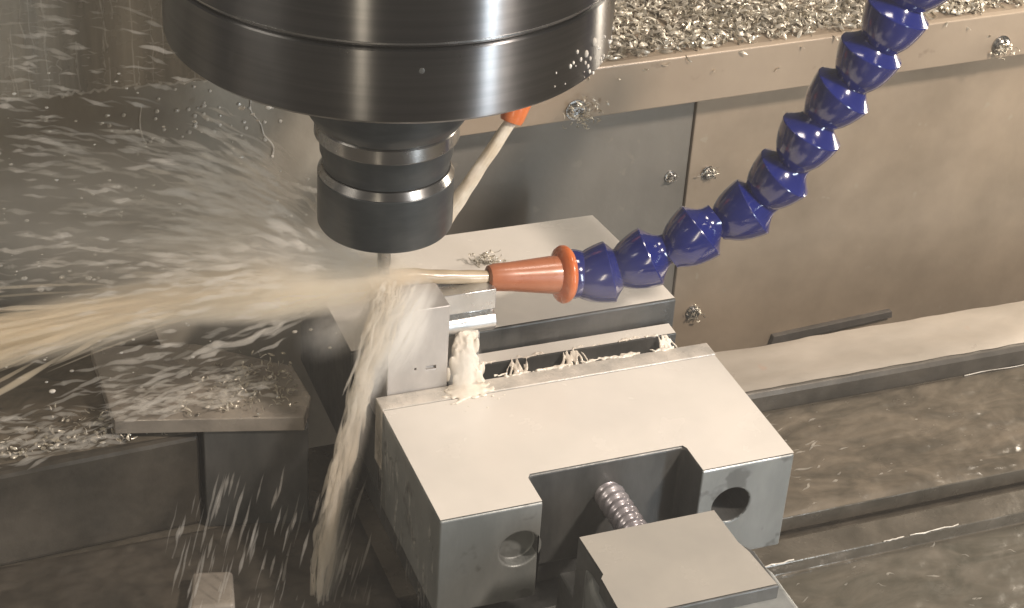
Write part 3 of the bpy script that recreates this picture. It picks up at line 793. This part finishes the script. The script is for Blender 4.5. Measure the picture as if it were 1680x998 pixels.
# foamy splash low left
st = Strands()
for k in range(360):
    x = random.uniform(-170, -30); t = (x + 170) / 110
    st.streak((x, 38 + abs(random.gauss(0, 15)), (-23 if x < -95 else -12) + random.random() * 1.5 + 6 * random.random() ** 3), (-1, random.uniform(-.5, .3), random.uniform(-.25, .25)), random.uniform(4, 16), random.uniform(.4, 1.3), .1, n=7, seg=5)
o = st.build('low_splash', M['spray_thin']); tag(o, 'thin splashes skimming over the low clamp block at left', 'spray', kind='stuff')

# mist around the cutter: soft ellipsoid volumes
_me = None
def puff(c, size, dirv, dens, col, label, lo=.36, hi=.72, nscale=2.2, vec=(1, 1, 1), power=1.5):
    bm = bmesh.new(); bmesh.ops.create_icosphere(bm, subdivisions=3, radius=1.0)
    me = bpy.data.meshes.new('coolant_mist'); bm.to_mesh(me); bm.free()
    o = bpy.data.objects.new('coolant_mist', me); COL.objects.link(o)
    me.materials.append(mist('mist', dens, col, nscale, lo, hi, vec, power))
    o.location = Vector(c) * MM; o.scale = [s * MM for s in size]
    o.rotation_euler = Vector(dirv).to_track_quat('X', 'Z').to_euler()
    tag(o, label, 'mist', kind='stuff')
CR = (0.998, 0.988, 0.965); TN = (0.99, 0.94, 0.84); TB = (0.975, 0.90, 0.77)
puff((-6, 30, 45.6), (42, 6, 4.5), (1, 0, -.08), 2600, TB, 'tan core of the flung coolant just past the end mill', .05, .5, 1.5, (.5, 2, 2), 1.0)
puff((-68, 29, 49.5), (48, 8, 7), (1, 0, .03), 1600, TB, 'tan core of the flung coolant further left', .3, .6, 1.8, (.4, 2, 2), 1.1)
puff((-34, 29, 48), (66, 20, 12), (1, 0, -.03), 1500, TN, 'tan mist along the flung coolant just left of the cutter', .30, .62, 2.0, (.5, 2, 2.5))
puff((-105, 30, 46), (70, 20, 11), (1, 0, .10), 700, TN, 'thin tan mist trailing to the left edge', .36, .7, 2.2, (.4, 2, 3))
puff((-14, 34, 54), (46, 30, 20), (1, 0, -.3), 110, CR, 'cream mist billowing under the black nut', .25, .6)
puff((-8, 20, 34), (28, 14, 14), (1, 0, .6), 200, CR, 'cream mist spilling down beside the workpiece', .32, .65, 1.8)
puff((-70, 50, 66), (110, 60, 42), (1, 0, -.25), 58, (.85, .82, .76), 'faint mist in the spray fan left of the spindle', .3, .7, 2.0, (.6, 1.5, 2))
puff((100, 12, 30), (46, 16, 26), (1, 0, 0), 12, CR, 'faint mist over the nozzle end of the blue hose', .1, .6, 1.5)

puff((38, 8, 9), (14, 8, 9), (-.3, -.5, -1), 420, CR, 'white spray wrapped round the foam below the hook of the workpiece', .3, .62, 2.4, (.6, 1.6, 1.6), 1.4)
puff((10, 7, 34), (27, 9, 17), (-14, -6, -22), 1500, CR, 'cream spray bursting over the left end of the workpiece', .38, .62, 2.6, (.6, 1.8, 1.8), 1.9)
puff((3, 20, 22), (27, 9, 12), (-12, -20, -45), 900, CR, 'dense cream spray at the top of the falling stream', .3, .6, 1.8, (.6, 2.2, 2.2), 1.2)
puff((-12, 0, -14), (40, 6, 8), (-23, -28, -52), 260, CR, 'cream spray round the middle of the falling stream', .38, .6, 2.2, (.35, 2.4, 2.4), 1.2)
puff((-26, -18, -54), (36, 6, 9), (-13, -20, -52), 160, CR, 'cream spray round the foot of the falling stream', .4, .62, 2.2, (.35, 2.4, 2.4), 1.2)
# thin spray haze filling the enclosure
v, f = box(-620, 800, -640, 470, -170, 520)
hz = bpy.data.meshes.new('haze'); hz.from_pydata([tuple(Vector(p) * MM) for p in v], [], f); hz.update()
ho = bpy.data.objects.new('haze', hz); COL.objects.link(ho)
hz.materials.append(foamy('coolant_haze', 0.05, (0.95, 0.93, 0.9)))
tag(ho, kind='stuff')
